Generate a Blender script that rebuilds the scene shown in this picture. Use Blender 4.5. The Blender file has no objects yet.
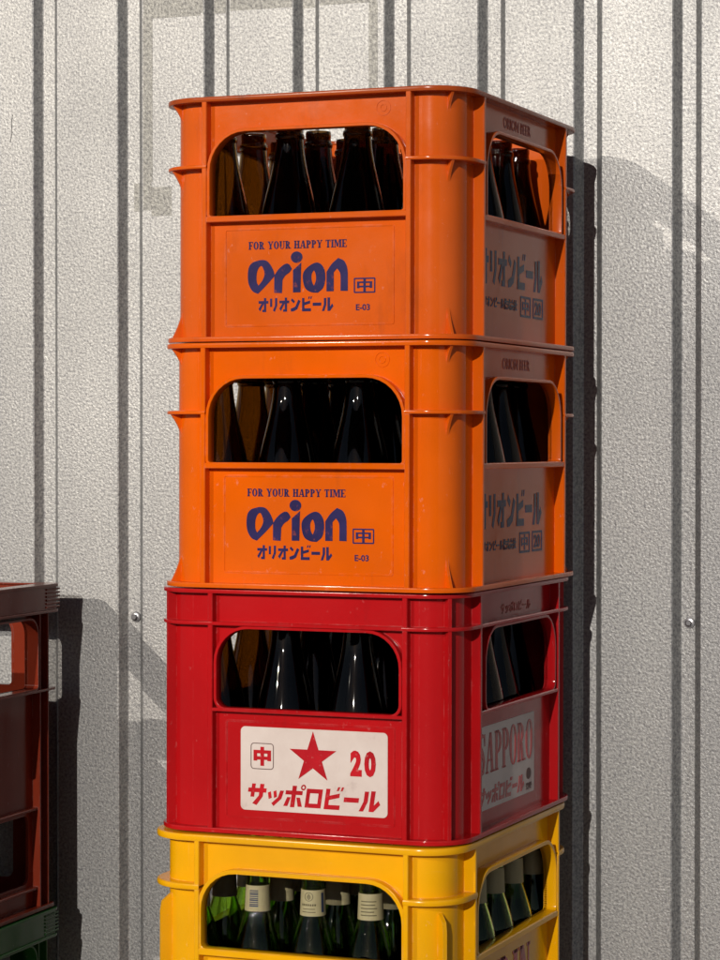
import bpy, bmesh, math, random
from mathutils import Vector, Matrix

S = bpy.context.scene
COL = S.collection
rnd = random.Random(7)
PI = math.pi

# ------------------------------------------------------------------ camera
EYE = 1.3926
YAW = math.radians(19.75)
cam = bpy.data.cameras.new("camera")
cam.sensor_width = 36.0
cam.sensor_fit = 'VERTICAL'
cam.sensor_height = 36.0
cam.lens = 2520.5 / 960 * 36
cam.clip_start = 0.05
cam.clip_end = 500
camo = bpy.data.objects.new("camera", cam)
COL.objects.link(camo)
camo.location = (0, 0, EYE)
camo.rotation_euler = (PI / 2 - 0.014895, 0, YAW)
S.camera = camo

# ------------------------------------------------------------------ night sky + low sun (first lamp direction) + added lamp
SUN_EL = math.radians(16.5)
world = bpy.data.worlds.new("World")
S.world = world
world.use_nodes = True
wn = world.node_tree
for n in list(wn.nodes):
    wn.nodes.remove(n)
wo = wn.nodes.new('ShaderNodeOutputWorld')
wb = wn.nodes.new('ShaderNodeBackground')
sky = wn.nodes.new('ShaderNodeTexSky')
sky.sky_type = 'NISHITA'
sky.sun_disc = False
sky.sun_elevation = SUN_EL
sky.sun_rotation = math.radians(181)
sky.dust_density = 0.2
sky.air_density = 0.8
wb.inputs['Strength'].default_value = 0.15
tint = wn.nodes.new('ShaderNodeVectorMath')
tint.operation = 'MULTIPLY'
tint.inputs[1].default_value = (1.10, 0.90, 0.80)
wn.links.new(sky.outputs[0], tint.inputs[0])
wn.links.new(tint.outputs[0], wb.inputs['Color'])
wn.links.new(wb.outputs[0], wo.inputs['Surface'])

sun = bpy.data.lights.new("sun", 'SUN')
sun.energy = 4.2
sun.angle = math.radians(0.35)
sun.color = (1.0, 0.93, 0.83)
suno = bpy.data.objects.new("sun", sun)
COL.objects.link(suno)
sd = Vector((-0.038, 1.0, -math.tan(SUN_EL)))
suno.rotation_euler = sd.to_track_quat('-Z', 'Y').to_euler()
suno.location = (0, -6, 6)

S.view_settings.view_transform = 'Standard'
S.view_settings.look = 'None'
S.view_settings.exposure = -0.92
S.view_settings.gamma = 1.0
S.view_settings.use_curve_mapping = False
S.cycles.max_bounces = 14
S.cycles.transmission_bounces = 14
S.cycles.glossy_bounces = 6
S.cycles.caustics_reflective = False
S.cycles.caustics_refractive = False
S.cycles.sample_clamp_indirect = 4.0


# ------------------------------------------------------------------ materials
def mat(name):
    m = bpy.data.materials.new(name)
    m.use_nodes = True
    nt = m.node_tree
    b = nt.nodes['Principled BSDF']
    return m, nt, b


SEED = [0.0]


def noise(nt, scale, detail=4.0, rough=0.55, vec=None, stretch=None):
    t = nt.nodes.new('ShaderNodeTexCoord')
    mp = nt.nodes.new('ShaderNodeMapping')
    nt.links.new(t.outputs['Object'], mp.inputs['Vector'])
    mp.inputs['Location'].default_value = (SEED[0], SEED[0] * 0.7, SEED[0] * 1.3)
    if stretch:
        mp.inputs['Scale'].default_value = stretch
    n = nt.nodes.new('ShaderNodeTexNoise')
    n.inputs['Scale'].default_value = scale
    n.inputs['Detail'].default_value = detail
    n.inputs['Roughness'].default_value = rough
    nt.links.new(mp.outputs[0], n.inputs['Vector'])
    return n


def ramp(nt, src, stops):
    r = nt.nodes.new('ShaderNodeValToRGB')
    e = r.color_ramp.elements
    while len(e) < len(stops):
        e.new(0.5)
    for el, (p, c) in zip(e, stops):
        el.position = p
        el.color = c if len(c) == 4 else (*c, 1)
    nt.links.new(src, r.inputs['Fac'])
    return r


def mixc(nt, fac, a, b, mode='MIX'):
    m = nt.nodes.new('ShaderNodeMix')
    m.data_type = 'RGBA'
    m.blend_type = mode
    for sock, v in ((m.inputs['Factor'], fac), (m.inputs['A'], a), (m.inputs['B'], b)):
        pass
    ins = [i for i in m.inputs if i.enabled]
    for sock, v in zip(ins, (fac, a, b)):
        if hasattr(v, 'is_output'):
            nt.links.new(v, sock)
        else:
            sock.default_value = v if not isinstance(v, tuple) else ((*v, 1) if len(v) == 3 else v)
    return [o for o in m.outputs if o.enabled][0]


def plastic(name, c, dirt=(0.10, 0.07, 0.05), rough=0.13, dirt_amt=0.35, wear=1.0, seed=0.0, spec=0.23):
    SEED[0] = seed
    m, nt, b = mat(name)
    dk = tuple(x * 0.86 for x in c)
    n1 = noise(nt, 7.0, 5)
    r1 = ramp(nt, n1.outputs['Fac'], [(0.35, dk), (0.65, c)])
    # vertical grimy streaks and scuffs
    n2 = noise(nt, 26.0, 6, 0.65, stretch=(1.0, 1.0, 0.22))
    r2 = ramp(nt, n2.outputs['Fac'], [(0.58, (0, 0, 0)), (0.80, (dirt_amt,) * 3)])
    col = mixc(nt, r2.outputs['Color'], r1.outputs['Color'], dirt)
    # fine pale scratches
    n3 = noise(nt, 60.0, 3, 0.6, stretch=(0.25, 0.25, 2.6))
    r3 = ramp(nt, n3.outputs['Fac'], [(0.70, (0, 0, 0)), (0.78, (0.10 * wear,) * 3)])
    pale = tuple(min(1, x * 0.7 + 0.16) for x in c)
    col = mixc(nt, r3.outputs['Color'], col, pale)
    n6 = noise(nt, 95.0, 5, 0.7, stretch=(1.0, 1.0, 0.7))
    r6 = ramp(nt, n6.outputs['Fac'], [(0.645, (0, 0, 0)), (0.71, (0.36 * wear,) * 3)])
    col = mixc(nt, r6.outputs['Color'], col, tuple(min(1, x * 0.75 + 0.22) for x in c))
    n7 = noise(nt, 3.2, 4, 0.5, stretch=(1.0, 1.0, 1.6))
    r7 = ramp(nt, n7.outputs['Fac'], [(0.48, (0, 0, 0)), (0.72, (0.22,) * 3)])
    col = mixc(nt, r7.outputs['Color'], col, tuple(min(1, x * 0.80 + 0.03) for x in c))
    # rubbed, paler edges: where a rounded normal departs from the face's own
    bv = nt.nodes.new('ShaderNodeBevel')
    bv.samples = 4
    bv.inputs['Radius'].default_value = 0.0022
    gm = nt.nodes.new('ShaderNodeNewGeometry')
    dt = nt.nodes.new('ShaderNodeVectorMath')
    dt.operation = 'DOT_PRODUCT'
    nt.links.new(bv.outputs[0], dt.inputs[0])
    nt.links.new(gm.outputs['Normal'], dt.inputs[1])
    re = ramp(nt, dt.outputs['Value'], [(0.80, (1, 1, 1)), (0.97, (0, 0, 0))])
    n8 = noise(nt, 34.0, 6, 0.7)
    r8 = ramp(nt, n8.outputs['Fac'], [(0.46, (0, 0, 0)), (0.66, (0.55 * wear,) * 3)])
    em = mixc(nt, 1.0, re.outputs['Color'], r8.outputs['Color'], 'MULTIPLY')
    col = mixc(nt, em, col, tuple(min(1, x * 0.75 + 0.20) for x in c))
    nt.links.new(col, b.inputs['Base Color'])
    n4 = noise(nt, 18.0, 6, 0.6)
    r4 = ramp(nt, n4.outputs['Fac'], [(0.3, (rough - 0.04,) * 3), (0.8, (rough + 0.10,) * 3)])
    nt.links.new(r4.outputs['Color'], b.inputs['Roughness'])
    bp = nt.nodes.new('ShaderNodeBump')
    bp.inputs['Strength'].default_value = 0.12
    bp.inputs['Distance'].default_value = 0.002
    n5 = noise(nt, 30.0, 5, 0.55)
    nt.links.new(n5.outputs['Fac'], bp.inputs['Height'])
    nt.links.new(bp.outputs[0], b.inputs['Normal'])
    b.inputs['Specular IOR Level'].default_value = spec
    SEED[0] = 0.0
    return m


def plain(name, c, rough=0.5, metal=0.0, var=0.12, scale=30.0):
    m, nt, b = mat(name)
    n = noise(nt, scale, 5)
    r = ramp(nt, n.outputs['Fac'], [(0.3, tuple(x * (1 - var) for x in c)), (0.7, tuple(min(1, x * (1 + var)) for x in c))])
    nt.links.new(r.outputs['Color'], b.inputs['Base Color'])
    b.inputs['Roughness'].default_value = rough
    b.inputs['Metallic'].default_value = metal
    return m


def glass(name, tint, rough=0.01):
    m, nt, b = mat(name)
    b.inputs['Base Color'].default_value = (*tint, 1)
    b.inputs['Transmission Weight'].default_value = 1.0
    b.inputs['IOR'].default_value = 1.30
    b.inputs['Specular IOR Level'].default_value = 0.30
    b.inputs['Roughness'].default_value = rough
    return m


def embossed_metal(name, c=(0.44, 0.442, 0.445), bump=0.00008, metal=0.60, rough=0.46, scale=290.0):
    m, nt, b = mat(name)
    # stucco embossing: small rounded grains
    n1 = noise(nt, scale, 2.5, 0.5)
    n2 = noise(nt, scale * 2.6, 2, 0.5)
    add = nt.nodes.new('ShaderNodeMath')
    add.operation = 'MULTIPLY_ADD'
    nt.links.new(n2.outputs['Fac'], add.inputs[0])
    add.inputs[1].default_value = 0.35
    nt.links.new(n1.outputs['Fac'], add.inputs[2])
    bp = nt.nodes.new('ShaderNodeBump')
    bp.inputs['Strength'].default_value = 1.0
    bp.inputs['Distance'].default_value = bump * 6
    nt.links.new(add.outputs[0], bp.inputs['Height'])
    nt.links.new(bp.outputs[0], b.inputs['Normal'])
    # slow weathering, faint vertical runs, and zinc grains of their own tone
    w = noise(nt, 2.2, 6, 0.6)
    rw = ramp(nt, w.outputs['Fac'], [(0.3, tuple(x * 0.86 for x in c)), (0.7, c)])
    v = noise(nt, 9.0, 5, 0.6, stretch=(1.0, 1.0, 0.06))
    rv = ramp(nt, v.outputs['Fac'], [(0.35, (0.87, 0.87, 0.88)), (0.65, (1, 1, 1))])
    col = mixc(nt, 1.0, rw.outputs['Color'], rv.outputs['Color'], 'MULTIPLY')
    g = noise(nt, scale * 0.9, 3, 0.6)
    rg = ramp(nt, g.outputs['Fac'], [(0.34, (0.55, 0.55, 0.575)), (0.50, (0.88, 0.88, 0.88)), (0.68, (1.22, 1.22, 1.20))])
    col = mixc(nt, 1.0, col, rg.outputs['Color'], 'MULTIPLY')
    nt.links.new(col, b.inputs['Base Color'])
    b.inputs['Metallic'].default_value = metal
    rr = ramp(nt, w.outputs['Fac'], [(0.3, (rough + 0.06,) * 3), (0.7, (rough - 0.04,) * 3)])
    nt.links.new(rr.outputs['Color'], b.inputs['Roughness'])
    return m


M = {}
M['orange'] = plastic('orange_plastic', (0.76, 0.121, 0.002), dirt=(0.22, 0.05, 0.01), seed=3.1)
M['orange_red'] = plastic('faded_orange_plastic', (0.70, 0.112, 0.007), dirt=(0.20, 0.05, 0.02), dirt_amt=0.45, rough=0.15)
M['orange_rim'] = plastic('dark_orange_rim', (0.42, 0.070, 0.010), dirt=(0.10, 0.03, 0.02), dirt_amt=0.8, rough=0.22)  # darker, more mottled orange for the top crate's rim only
M['red'] = plastic('red_plastic', (0.46, 0.007, 0.010), dirt=(0.12, 0.01, 0.012), seed=5.7, wear=0.6)
M['yellow'] = plastic('yellow_plastic', (0.84, 0.41, 0.002), dirt=(0.36, 0.18, 0.02), dirt_amt=0.25, rough=0.16, seed=8.3)
M['maroon'] = plastic('maroon_plastic', (0.21, 0.028, 0.012), dirt=(0.06, 0.02, 0.015), dirt_amt=0.5, rough=0.16, seed=2.2, spec=0.14)
M['green'] = plastic('green_plastic', (0.018, 0.12, 0.022), dirt=(0.03, 0.03, 0.02), dirt_amt=0.6, seed=4.4, spec=0.14)
M['navy'] = plain('navy_ink', (0.035, 0.028, 0.115), 0.15, var=0.25, scale=60)
M['redink'] = plain('red_ink', (0.47, 0.012, 0.02), 0.15, var=0.18, scale=60)
M['darkred'] = plain('dark_red_ink', (0.36, 0.045, 0.03), 0.5, var=0.2, scale=60)
M['grime'] = plain('dark_grime', (0.10, 0.05, 0.045), 0.6)
M['navyside'] = plain('worn_navy_ink', (0.035, 0.030, 0.085), 0.15, var=0.5, scale=90)
M['brown_glass'] = glass('brown_glass', (0.13, 0.062, 0.014), 0.03)
M['amber_glass'] = glass('amber_glass', (0.28, 0.145, 0.026), 0.03)
M['green_glass'] = glass('green_glass', (0.52, 0.74, 0.18))
def ink(name, c, through, wear=0.5, spec=0.3):
    # print rubbed through to the plastic in small specks
    m, nt, b = mat(name)
    n = noise(nt, 120.0, 6, 0.7)
    r = ramp(nt, n.outputs['Fac'], [(0.60, (0, 0, 0)), (0.70, (wear,) * 3)])
    n2 = noise(nt, 22.0, 4)
    r2 = ramp(nt, n2.outputs['Fac'], [(0.3, tuple(x * 0.75 for x in c)), (0.7, tuple(x * 1.2 for x in c))])
    nt.links.new(mixc(nt, r.outputs['Color'], r2.outputs['Color'], through), b.inputs['Base Color'])
    b.inputs['Roughness'].default_value = 0.17
    b.inputs['Specular IOR Level'].default_value = spec
    return m


M['navy'] = ink('navy_ink', (0.032, 0.026, 0.105), (0.60, 0.11, 0.01), 0.28)
M['navyside'] = ink('worn_navy_ink', (0.030, 0.026, 0.080), (0.60, 0.11, 0.01), 0.55, 0.10)
M['redink'] = ink('red_ink', (0.46, 0.012, 0.02), (0.62, 0.45, 0.42), 0.25)
M['cream'] = plain('cream_paper', (0.66, 0.60, 0.36), 0.55, var=0.08)
M['label_ink'] = plain('olive_ink', (0.16, 0.14, 0.07), 0.6)
M['blue_ink'] = plain('barcode_ink', (0.06, 0.08, 0.16), 0.6)
M['wall'] = embossed_metal('embossed_zinc_sheet')
M['refl_band'] = embossed_metal('reflection_bands', (0.33, 0.328, 0.315), bump=0.00012, metal=0.6, rough=0.5, scale=230)
M['steel'] = plain('screw_steel', (0.32, 0.32, 0.34), 0.32, 1.0)
M['washer'] = plain('rubber_washer', (0.05, 0.05, 0.055), 0.6)
M['concrete'] = plain('pale_concrete', (0.50, 0.45, 0.40), 0.85, var=0.2, scale=6)
M['pole'] = plain('painted_pole', (0.18, 0.18, 0.19), 0.45, 0.6)

# off-white sticker with scuffs
m, nt, b = mat('scuffed_white_sticker')
n1 = noise(nt, 20, 6, 0.65)
r1 = ramp(nt, n1.outputs['Fac'], [(0.22, (0.42, 0.33, 0.31)), (0.38, (0.62, 0.53, 0.50)), (0.7, (0.69, 0.61, 0.58))])
n2 = noise(nt, 45, 6, 0.7, stretch=(0.5, 1, 2.2))
r2 = ramp(nt, n2.outputs['Fac'], [(0.66, (0, 0, 0)), (0.8, (0.45,) * 3)])
nt.links.new(mixc(nt, r2.outputs['Color'], r1.outputs['Color'], (0.22, 0.14, 0.13)), b.inputs['Base Color'])
b.inputs['Roughness'].default_value = 0.38
b.inputs['Specular IOR Level'].default_value = 0.3
M['sticker'] = m

m, nt, b = mat('lamp_lens')
b.inputs['Base Color'].default_value = (0.8, 0.75, 0.65, 1)
b.inputs['Emission Color'].default_value = (1.0, 0.82, 0.6, 1)
b.inputs['Emission Strength'].default_value = 40.0
M['lens'] = m


# ------------------------------------------------------------------ mesh helpers
def loop_rr(x0, x1, z0, z1, r, n=8):
    """rounded rectangle outline; r = one radius or (bottom_left, bottom_right, top_right, top_left)"""
    if not isinstance(r, tuple):
        r = (r,) * 4
    pts = []
    for (cx, cz, a0, q) in ((x0, z0, 180, r[0]), (x1, z0, 270, r[1]), (x1, z1, 0, r[2]), (x0, z1, 90, r[3])):
        sx = 1 if cx == x0 else -1
        sz = 1 if cz == z0 else -1
        if q <= 1e-6:
            pts.append((cx, cz))
            continue
        for k in range(n + 1):
            a = math.radians(a0 + 90 * k / n)
            pts.append((cx + sx * q + q * math.cos(a), cz + sz * q + q * math.sin(a)))
    return pts


def curve_mesh(loops, half, bevel=0.0, grow=0.0):
    cu = bpy.data.curves.new('outline', 'CURVE')
    cu.dimensions = '2D'
    cu.fill_mode = 'BOTH'
    cu.extrude = max(half - bevel, 1e-6)
    cu.bevel_depth = bevel
    cu.bevel_resolution = 1
    cu.offset = grow - bevel
    for lp in loops:
        sp = cu.splines.new('POLY')
        sp.points.add(len(lp) - 1)
        for p, (x, y) in zip(sp.points, lp):
            p.co = (x, y, 0, 1)
        sp.use_cyclic_u = True
    o = bpy.data.objects.new('outline', cu)
    COL.objects.link(o)
    dg = bpy.context.evaluated_depsgraph_get()
    me = bpy.data.meshes.new_from_object(o.evaluated_get(dg))
    bpy.data.objects.remove(o)
    bpy.data.curves.remove(cu)
    return me


XZ = Matrix(((1, 0, 0, 0), (0, 0, -1, 0), (0, 1, 0, 0), (0, 0, 0, 1)))       # plane xy -> xz, thickness along y
YZ = Matrix(((0, 0, 1, 0), (1, 0, 0, 0), (0, 1, 0, 0), (0, 0, 0, 1)))        # plane xy -> yz, thickness along x


class Part:
    def __init__(self):
        self.bm = bmesh.new()

    def add(self, me, mx=None):
        t = bmesh.new()
        t.from_mesh(me)
        if mx is not None:
            bmesh.ops.transform(t, matrix=mx, verts=t.verts)
            if mx.to_3x3().determinant() < 0:
                bmesh.ops.reverse_faces(t, faces=t.faces)
        tmp = bpy.data.meshes.new('tmp')
        t.to_mesh(tmp)
        t.free()
        self.bm.from_mesh(tmp)
        bpy.data.meshes.remove(tmp)
        bpy.data.meshes.remove(me)
        return self

    def plate(self, loops, half, mx, bevel=0.0):
        return self.add(curve_mesh(loops, half, bevel), mx)

    def box(self, x0, x1, y0, y1, z0, z1, bev=0.0008):
        t = bmesh.new()
        vs = [t.verts.new((x, y, z)) for x in (x0, x1) for y in (y0, y1) for z in (z0, z1)]
        for f in ((0, 1, 3, 2), (4, 6, 7, 5), (0, 4, 5, 1), (2, 3, 7, 6), (0, 2, 6, 4), (1, 5, 7, 3)):
            t.faces.new([vs[i] for i in f])
        if bev:
            bmesh.ops.bevel(t, geom=list(t.edges), offset=bev, segments=1, affect='EDGES', profile=0.5)
        bmesh.ops.recalc_face_normals(t, faces=t.faces)
        me = bpy.data.meshes.new('tmp')
        t.to_mesh(me)
        t.free()
        return self.add(me)

    def lathe(self, prof, seg=40, c=(0, 0, 0), close=False):
        t = bmesh.new()
        rings = []
        for r, z in prof:
            if r < 1e-6:
                rings.append([t.verts.new((c[0], c[1], c[2] + z))])
            else:
                rings.append([t.verts.new((c[0] + r * math.cos(2 * PI * k / seg), c[1] + r * math.sin(2 * PI * k / seg), c[2] + z)) for k in range(seg)])
        for a, b2 in zip(rings, rings[1:]):
            for k in range(seg):
                k2 = (k + 1) % seg
                if len(a) == 1 and len(b2) == 1:
                    continue
                if len(a) == 1:
                    t.faces.new((a[0], b2[k], b2[k2]))
                elif len(b2) == 1:
                    t.faces.new((a[k], b2[0], a[k2]))
                else:
                    t.faces.new((a[k], b2[k], b2[k2], a[k2]))
        bmesh.ops.recalc_face_normals(t, faces=t.faces)
        me = bpy.data.meshes.new('tmp')
        t.to_mesh(me)
        t.free()
        return self.add(me)

    def build(self, name, material, parent=None, angle=32):
        me = bpy.data.meshes.new(name)
        self.bm.to_mesh(me)
        self.bm.free()
        me.materials.clear()
        me.materials.append(material)
        me.polygons.foreach_set('use_smooth', [True] * len(me.polygons))
        me.polygons.foreach_set('material_index', [0] * len(me.polygons))
        me.set_sharp_from_angle(angle=math.radians(angle))
        o = bpy.data.objects.new(name, me)
        COL.objects.link(o)
        if parent is not None:
            o.parent = parent
        return o


def empty(name, loc, rot=(0, 0, 0)):
    o = bpy.data.objects.new(name, None)
    o.empty_display_size = 0.05
    COL.objects.link(o)
    o.location = loc
    o.rotation_euler = rot
    return o


def tag(o, label, cat, group=None):
    o['label'] = label
    o['category'] = cat
    if group:
        o['group'] = group
    return o


# ------------------------------------------------------------------ lettering
def text_mesh(s, bold=0.0, shear=0.0, half=0.0002, spacing=1.0):
    cu = bpy.data.curves.new('lettering', 'FONT')
    cu.body = s
    cu.size = 1.0
    cu.offset = bold
    cu.shear = shear
    cu.space_character = spacing
    cu.resolution_u = 3
    o = bpy.data.objects.new('lettering', cu)
    COL.objects.link(o)
    dg = bpy.context.evaluated_depsgraph_get()
    me = bpy.data.meshes.new_from_object(o.evaluated_get(dg))
    bpy.data.objects.remove(o)
    bpy.data.curves.remove(cu)
    return me


def fit(me, x0, x1, y0, y1, half=0.00025):
    """squeeze a flat mesh in xy into a box and give it thickness along its own z"""
    xs = [v.co.x for v in me.vertices]
    ys = [v.co.y for v in me.vertices]
    ax, bx, ay, by = min(xs), max(xs), min(ys), max(ys)
    sx = (x1 - x0) / max(bx - ax, 1e-9)
    sy = (y1 - y0) / max(by - ay, 1e-9)
    t = bmesh.new()
    t.from_mesh(me)
    for v in t.verts:
        v.co.x = x0 + (v.co.x - ax) * sx
        v.co.y = y0 + (v.co.y - ay) * sy
        v.co.z = 0
    bmesh.ops.remove_doubles(t, verts=t.verts, dist=1e-6)
    ext = bmesh.ops.extrude_face_region(t, geom=list(t.faces))
    for g in ext['geom']:
        if isinstance(g, bmesh.types.BMVert):
            g.co.z = half * 2
    bmesh.ops.recalc_face_normals(t, faces=t.faces)
    t.to_mesh(me)
    t.free()
    return me


def smooth_loop(pts, n=5):
    """Catmull-Rom through pts; a point given as (x, y, 1) is a sharp corner"""
    out = []
    N = len(pts)
    for i in range(N):
        p0, p1, p2, p3 = pts[i - 1], pts[i], pts[(i + 1) % N], pts[(i + 2) % N]
        s1, s2 = len(p1) > 2, len(p2) > 2
        m1 = (0, 0) if s1 else ((p2[0] - p0[0]) / 2, (p2[1] - p0[1]) / 2)
        m2 = (0, 0) if s2 else ((p3[0] - p1[0]) / 2, (p3[1] - p1[1]) / 2)
        if s1:
            m1 = (p2[0] - p1[0], p2[1] - p1[1])
        if s2:
            m2 = (p2[0] - p1[0], p2[1] - p1[1])
        for k in range(n):
            t = k / n
            h = (2 * t**3 - 3 * t**2 + 1, t**3 - 2 * t**2 + t, -2 * t**3 + 3 * t**2, t**3 - t**2)
            out.append(tuple(h[0] * p1[j] + h[1] * m1[j] + h[2] * p2[j] + h[3] * m2[j] for j in (0, 1)))
    return out


def circle(cx, cy, rx, ry=None, n=28):
    ry = ry or rx
    return [(cx + rx * math.cos(2 * PI * k / n), cy + ry * math.sin(2 * PI * k / n)) for k in range(n)]


# hand-drawn beer-logo lettering (drawn in units of a 4.8x enlargement, y down)
LOGO = [
    smooth_loop([(100, 142), (122, 137), (148, 142), (170, 170), (184, 212), (166, 240), (134, 276), (106, 305, 1), (82, 292), (64, 258), (59, 215), (64, 172), (80, 150)]),
    smooth_loop([(124, 163), (137, 186), (140, 214), (128, 244), (108, 270, 1), (98, 246), (98, 205), (108, 174)]),
    smooth_loop([(188, 216, 1), (210, 184), (238, 161), (256, 162), (269, 184, 1), (258, 200), (238, 216), (224, 238, 1), (221, 304, 1), (188, 302, 1)]),
    circle(294, 125, 26, 27),
    smooth_loop([(279, 192, 1), (314, 158, 1), (311, 302, 1), (279, 302, 1)], 3),
    smooth_loop([(384, 158), (408, 164), (426, 194), (430, 240), (420, 282), (396, 306, 1), (366, 303), (340, 286), (328, 250), (328, 208), (350, 178)]),
    smooth_loop([(377, 192), (388, 214), (389, 246), (378, 278, 1), (366, 252), (364, 216)]),
    smooth_loop([(440, 204, 1), (464, 166), (494, 137, 1), (520, 152), (534, 186), (537, 230), (537, 300, 1), (507, 299, 1), (507, 228), (502, 204), (488, 184, 1), (470, 206, 1), (470, 300, 1), (440, 300, 1)]),
]


def logo_mesh():
    return curve_mesh([[(x, -y) for x, y in lp] for lp in LOGO], 0.0, 0.0, 2.2)


# slab-serif capitals, stroke by stroke on a 0..1 height grid
def serif_caps(s, tw=0.20, hw=0.075, sp=0.12):
    """returns loops per letter; thick stems, thin hairlines, serifs"""
    out = []
    x = 0.0

    def R(a, b, c, d):
        return [(a, c), (b, c), (b, d), (a, d)]

    def stem(px, y0=0.0, y1=1.0, w=tw, ser=True):
        L = [R(px, px + w, y0, y1)]
        if ser:
            L += [R(px - 0.07, px + w + 0.07, y0, y0 + hw), R(px - 0.07, px + w + 0.07, y1 - hw, y1)]
        return L

    def bar(a, bx, y, h=hw):
        return [R(a, bx, y - h / 2, y + h / 2)]

    def diag(xa, ya, xb, yb, w):
        return [[(xa, ya), (xa + w, ya), (xb + w, yb), (xb, yb)]]

    def bowl(px, y0, y1, rx, w=tw, h=hw):
        cy, ry = (y0 + y1) / 2, (y1 - y0) / 2
        o = [(px + rx * math.sin(t), cy + ry * math.cos(t)) for t in [PI * k / 14 for k in range(15)]]
        i = [(px + (rx - w) * math.sin(t), cy + (ry - h) * math.cos(t)) for t in [PI * k / 14 for k in range(14, -1, -1)]]
        return [o + i]

    for ch in s:
        L = []
        w = 0.6
        if ch == ' ':
            x += 0.38
            continue
        if ch == 'F':
            L = stem(0.07) + bar(0.1, 0.62, 1 - hw / 2) + bar(0.2, 0.48, 0.5) + [R(0.56, 0.62, 0.72, 1.0), R(0.43, 0.48, 0.38, 0.62)]
            w = 0.62
        elif ch == 'E':
            L = stem(0.07) + bar(0.1, 0.64, 1 - hw / 2) + bar(0.2, 0.48, 0.5) + bar(0.1, 0.66, hw / 2) + [R(0.58, 0.64, 0.74, 1.0), R(0.43, 0.48, 0.38, 0.62), R(0.60, 0.66, 0, 0.26)]
            w = 0.66
        elif ch == 'O':
            o = circle(0.36, 0.5, 0.36, 0.52)
            i = circle(0.36, 0.5, 0.36 - tw, 0.52 - hw)
            L = [('ring', o, i)]
            w = 0.72
        elif ch == 'R':
            L = stem(0.07) + bowl(0.26, 0.45, 1.0, 0.36) + diag(0.46, 0.0, 0.28, 0.48, tw) + [R(0.46, 0.80, 0, hw)]
            w = 0.78
        elif ch == 'P':
            L = stem(0.07) + bowl(0.26, 0.42, 1.0, 0.38)
            w = 0.66
        elif ch == 'Y':
            L = stem(0.27, 0, 0.5, ser=False) + [R(0.18, 0.56, 0, hw)] + diag(0.27, 0.45, 0.04, 1.0, tw) + diag(0.39, 0.45, 0.62, 1.0, 0.09) + [R(-0.02, 0.32, 1 - hw, 1), R(0.52, 0.78, 1 - hw, 1)]
            w = 0.76
        elif ch == 'U':
            L = [R(0.07, 0.07 + tw, 0.3, 1.0), R(0.58, 0.67, 0.3, 1.0), R(0, 0.34, 1 - hw, 1), R(0.50, 0.75, 1 - hw, 1)]
            o = [(0.37 - 0.30 * math.cos(t), 0.3 - 0.32 * math.sin(t)) for t in [PI * k / 14 for k in range(15)]]
            i = [(0.37 + 0.02 + 0.19 * math.cos(t) * -1, 0.3 - 0.24 * math.sin(t)) for t in [PI * k / 14 for k in range(14, -1, -1)]]
            L.append(o + i)
            w = 0.75
        elif ch == 'H':
            L = stem(0.07) + stem(0.50) + bar(0.2, 0.55, 0.5)
            w = 0.77
        elif ch == 'A':
            L = diag(0.04, 0, 0.34, 1.0, 0.08) + diag(0.52, 0, 0.32, 1.0, tw) + bar(0.16, 0.56, 0.32) + [R(-0.02, 0.24, 0, hw), R(0.44, 0.80, 0, hw)]
            w = 0.78
        elif ch == 'T':
            L = stem(0.25, 0, 1) + bar(0.02, 0.68, 1 - hw / 2) + [R(0.02, 0.08, 0.72, 1), R(0.62, 0.68, 0.72, 1)]
            w = 0.7
        elif ch == 'I':
            L = stem(0.07)
            w = 0.34
        elif ch == 'M':
            L = stem(0.07, w=0.09) + stem(0.74) + diag(0.38, 0.1, 0.1, 1.0, tw) + diag(0.42, 0.1, 0.70, 1.0, 0.09)
            w = 1.0
        elif ch == 'S':
            o = []
            sp_pts = [(0.52, 0.78), (0.48, 0.94), (0.28, 0.98), (0.11, 0.84), (0.16, 0.66), (0.36, 0.48), (0.46, 0.30), (0.40, 0.08), (0.24, 0.03), (0.08, 0.12), (0.04, 0.30)]
            ws = [0.03, 0.05, 0.06, 0.10, 0.12, 0.13, 0.12, 0.09, 0.06, 0.05, 0.03]
            up, dn = [], []
            for k, (px, py) in enumerate(sp_pts):
                a = sp_pts[max(k - 1, 0)]
                c = sp_pts[min(k + 1, len(sp_pts) - 1)]
                d = Vector((c[0] - a[0], c[1] - a[1])).normalized()
                nx, ny = -d.y, d.x
                up.append((px + nx * ws[k] * 0.8, py + ny * ws[k] * 0.8))
                dn.append((px - nx * ws[k] * 0.8, py - ny * ws[k] * 0.8))
            L = [up + dn[::-1], R(0.50, 0.55, 0.70, 1.0), R(0.0, 0.05, 0.0, 0.34)]
            w = 0.58
        elif ch == 'K':
            L = stem(0.07) + diag(0.26, 0.40, 0.56, 1.0, 0.09) + diag(0.50, 0, 0.30, 0.56, tw) + [R(0.46, 0.80, 0, hw), R(0.48, 0.74, 1 - hw, 1)]
            w = 0.8
        elif ch == 'N':
            L = stem(0.07, w=0.09) + stem(0.60, w=0.09) + diag(0.52, 0, 0.08, 1.0, tw)
            w = 0.76
        out.append([(l[0], [(a + x, c) for a, c in l[1]], [(a + x, c) for a, c in l[2]]) if l[0] == 'ring' else [(a + x, c) for a, c in l] for l in L])
        x += w + sp
    return out


def serif_mesh(s, **k):
    p = Part()
    for L in serif_caps(s, **k):
        for l in L:
            if l[0] == 'ring':
                p.add(curve_mesh([l[1], l[2]], 0.0))
            else:
                p.add(curve_mesh([l], 0.0))
    me = bpy.data.meshes.new('serif')
    # each stroke is a thin closed curve sheet; keep one side only
    for v in p.bm.verts:
        v.co.z = 0
    p.bm.to_mesh(me)
    p.bm.free()
    return me


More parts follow.
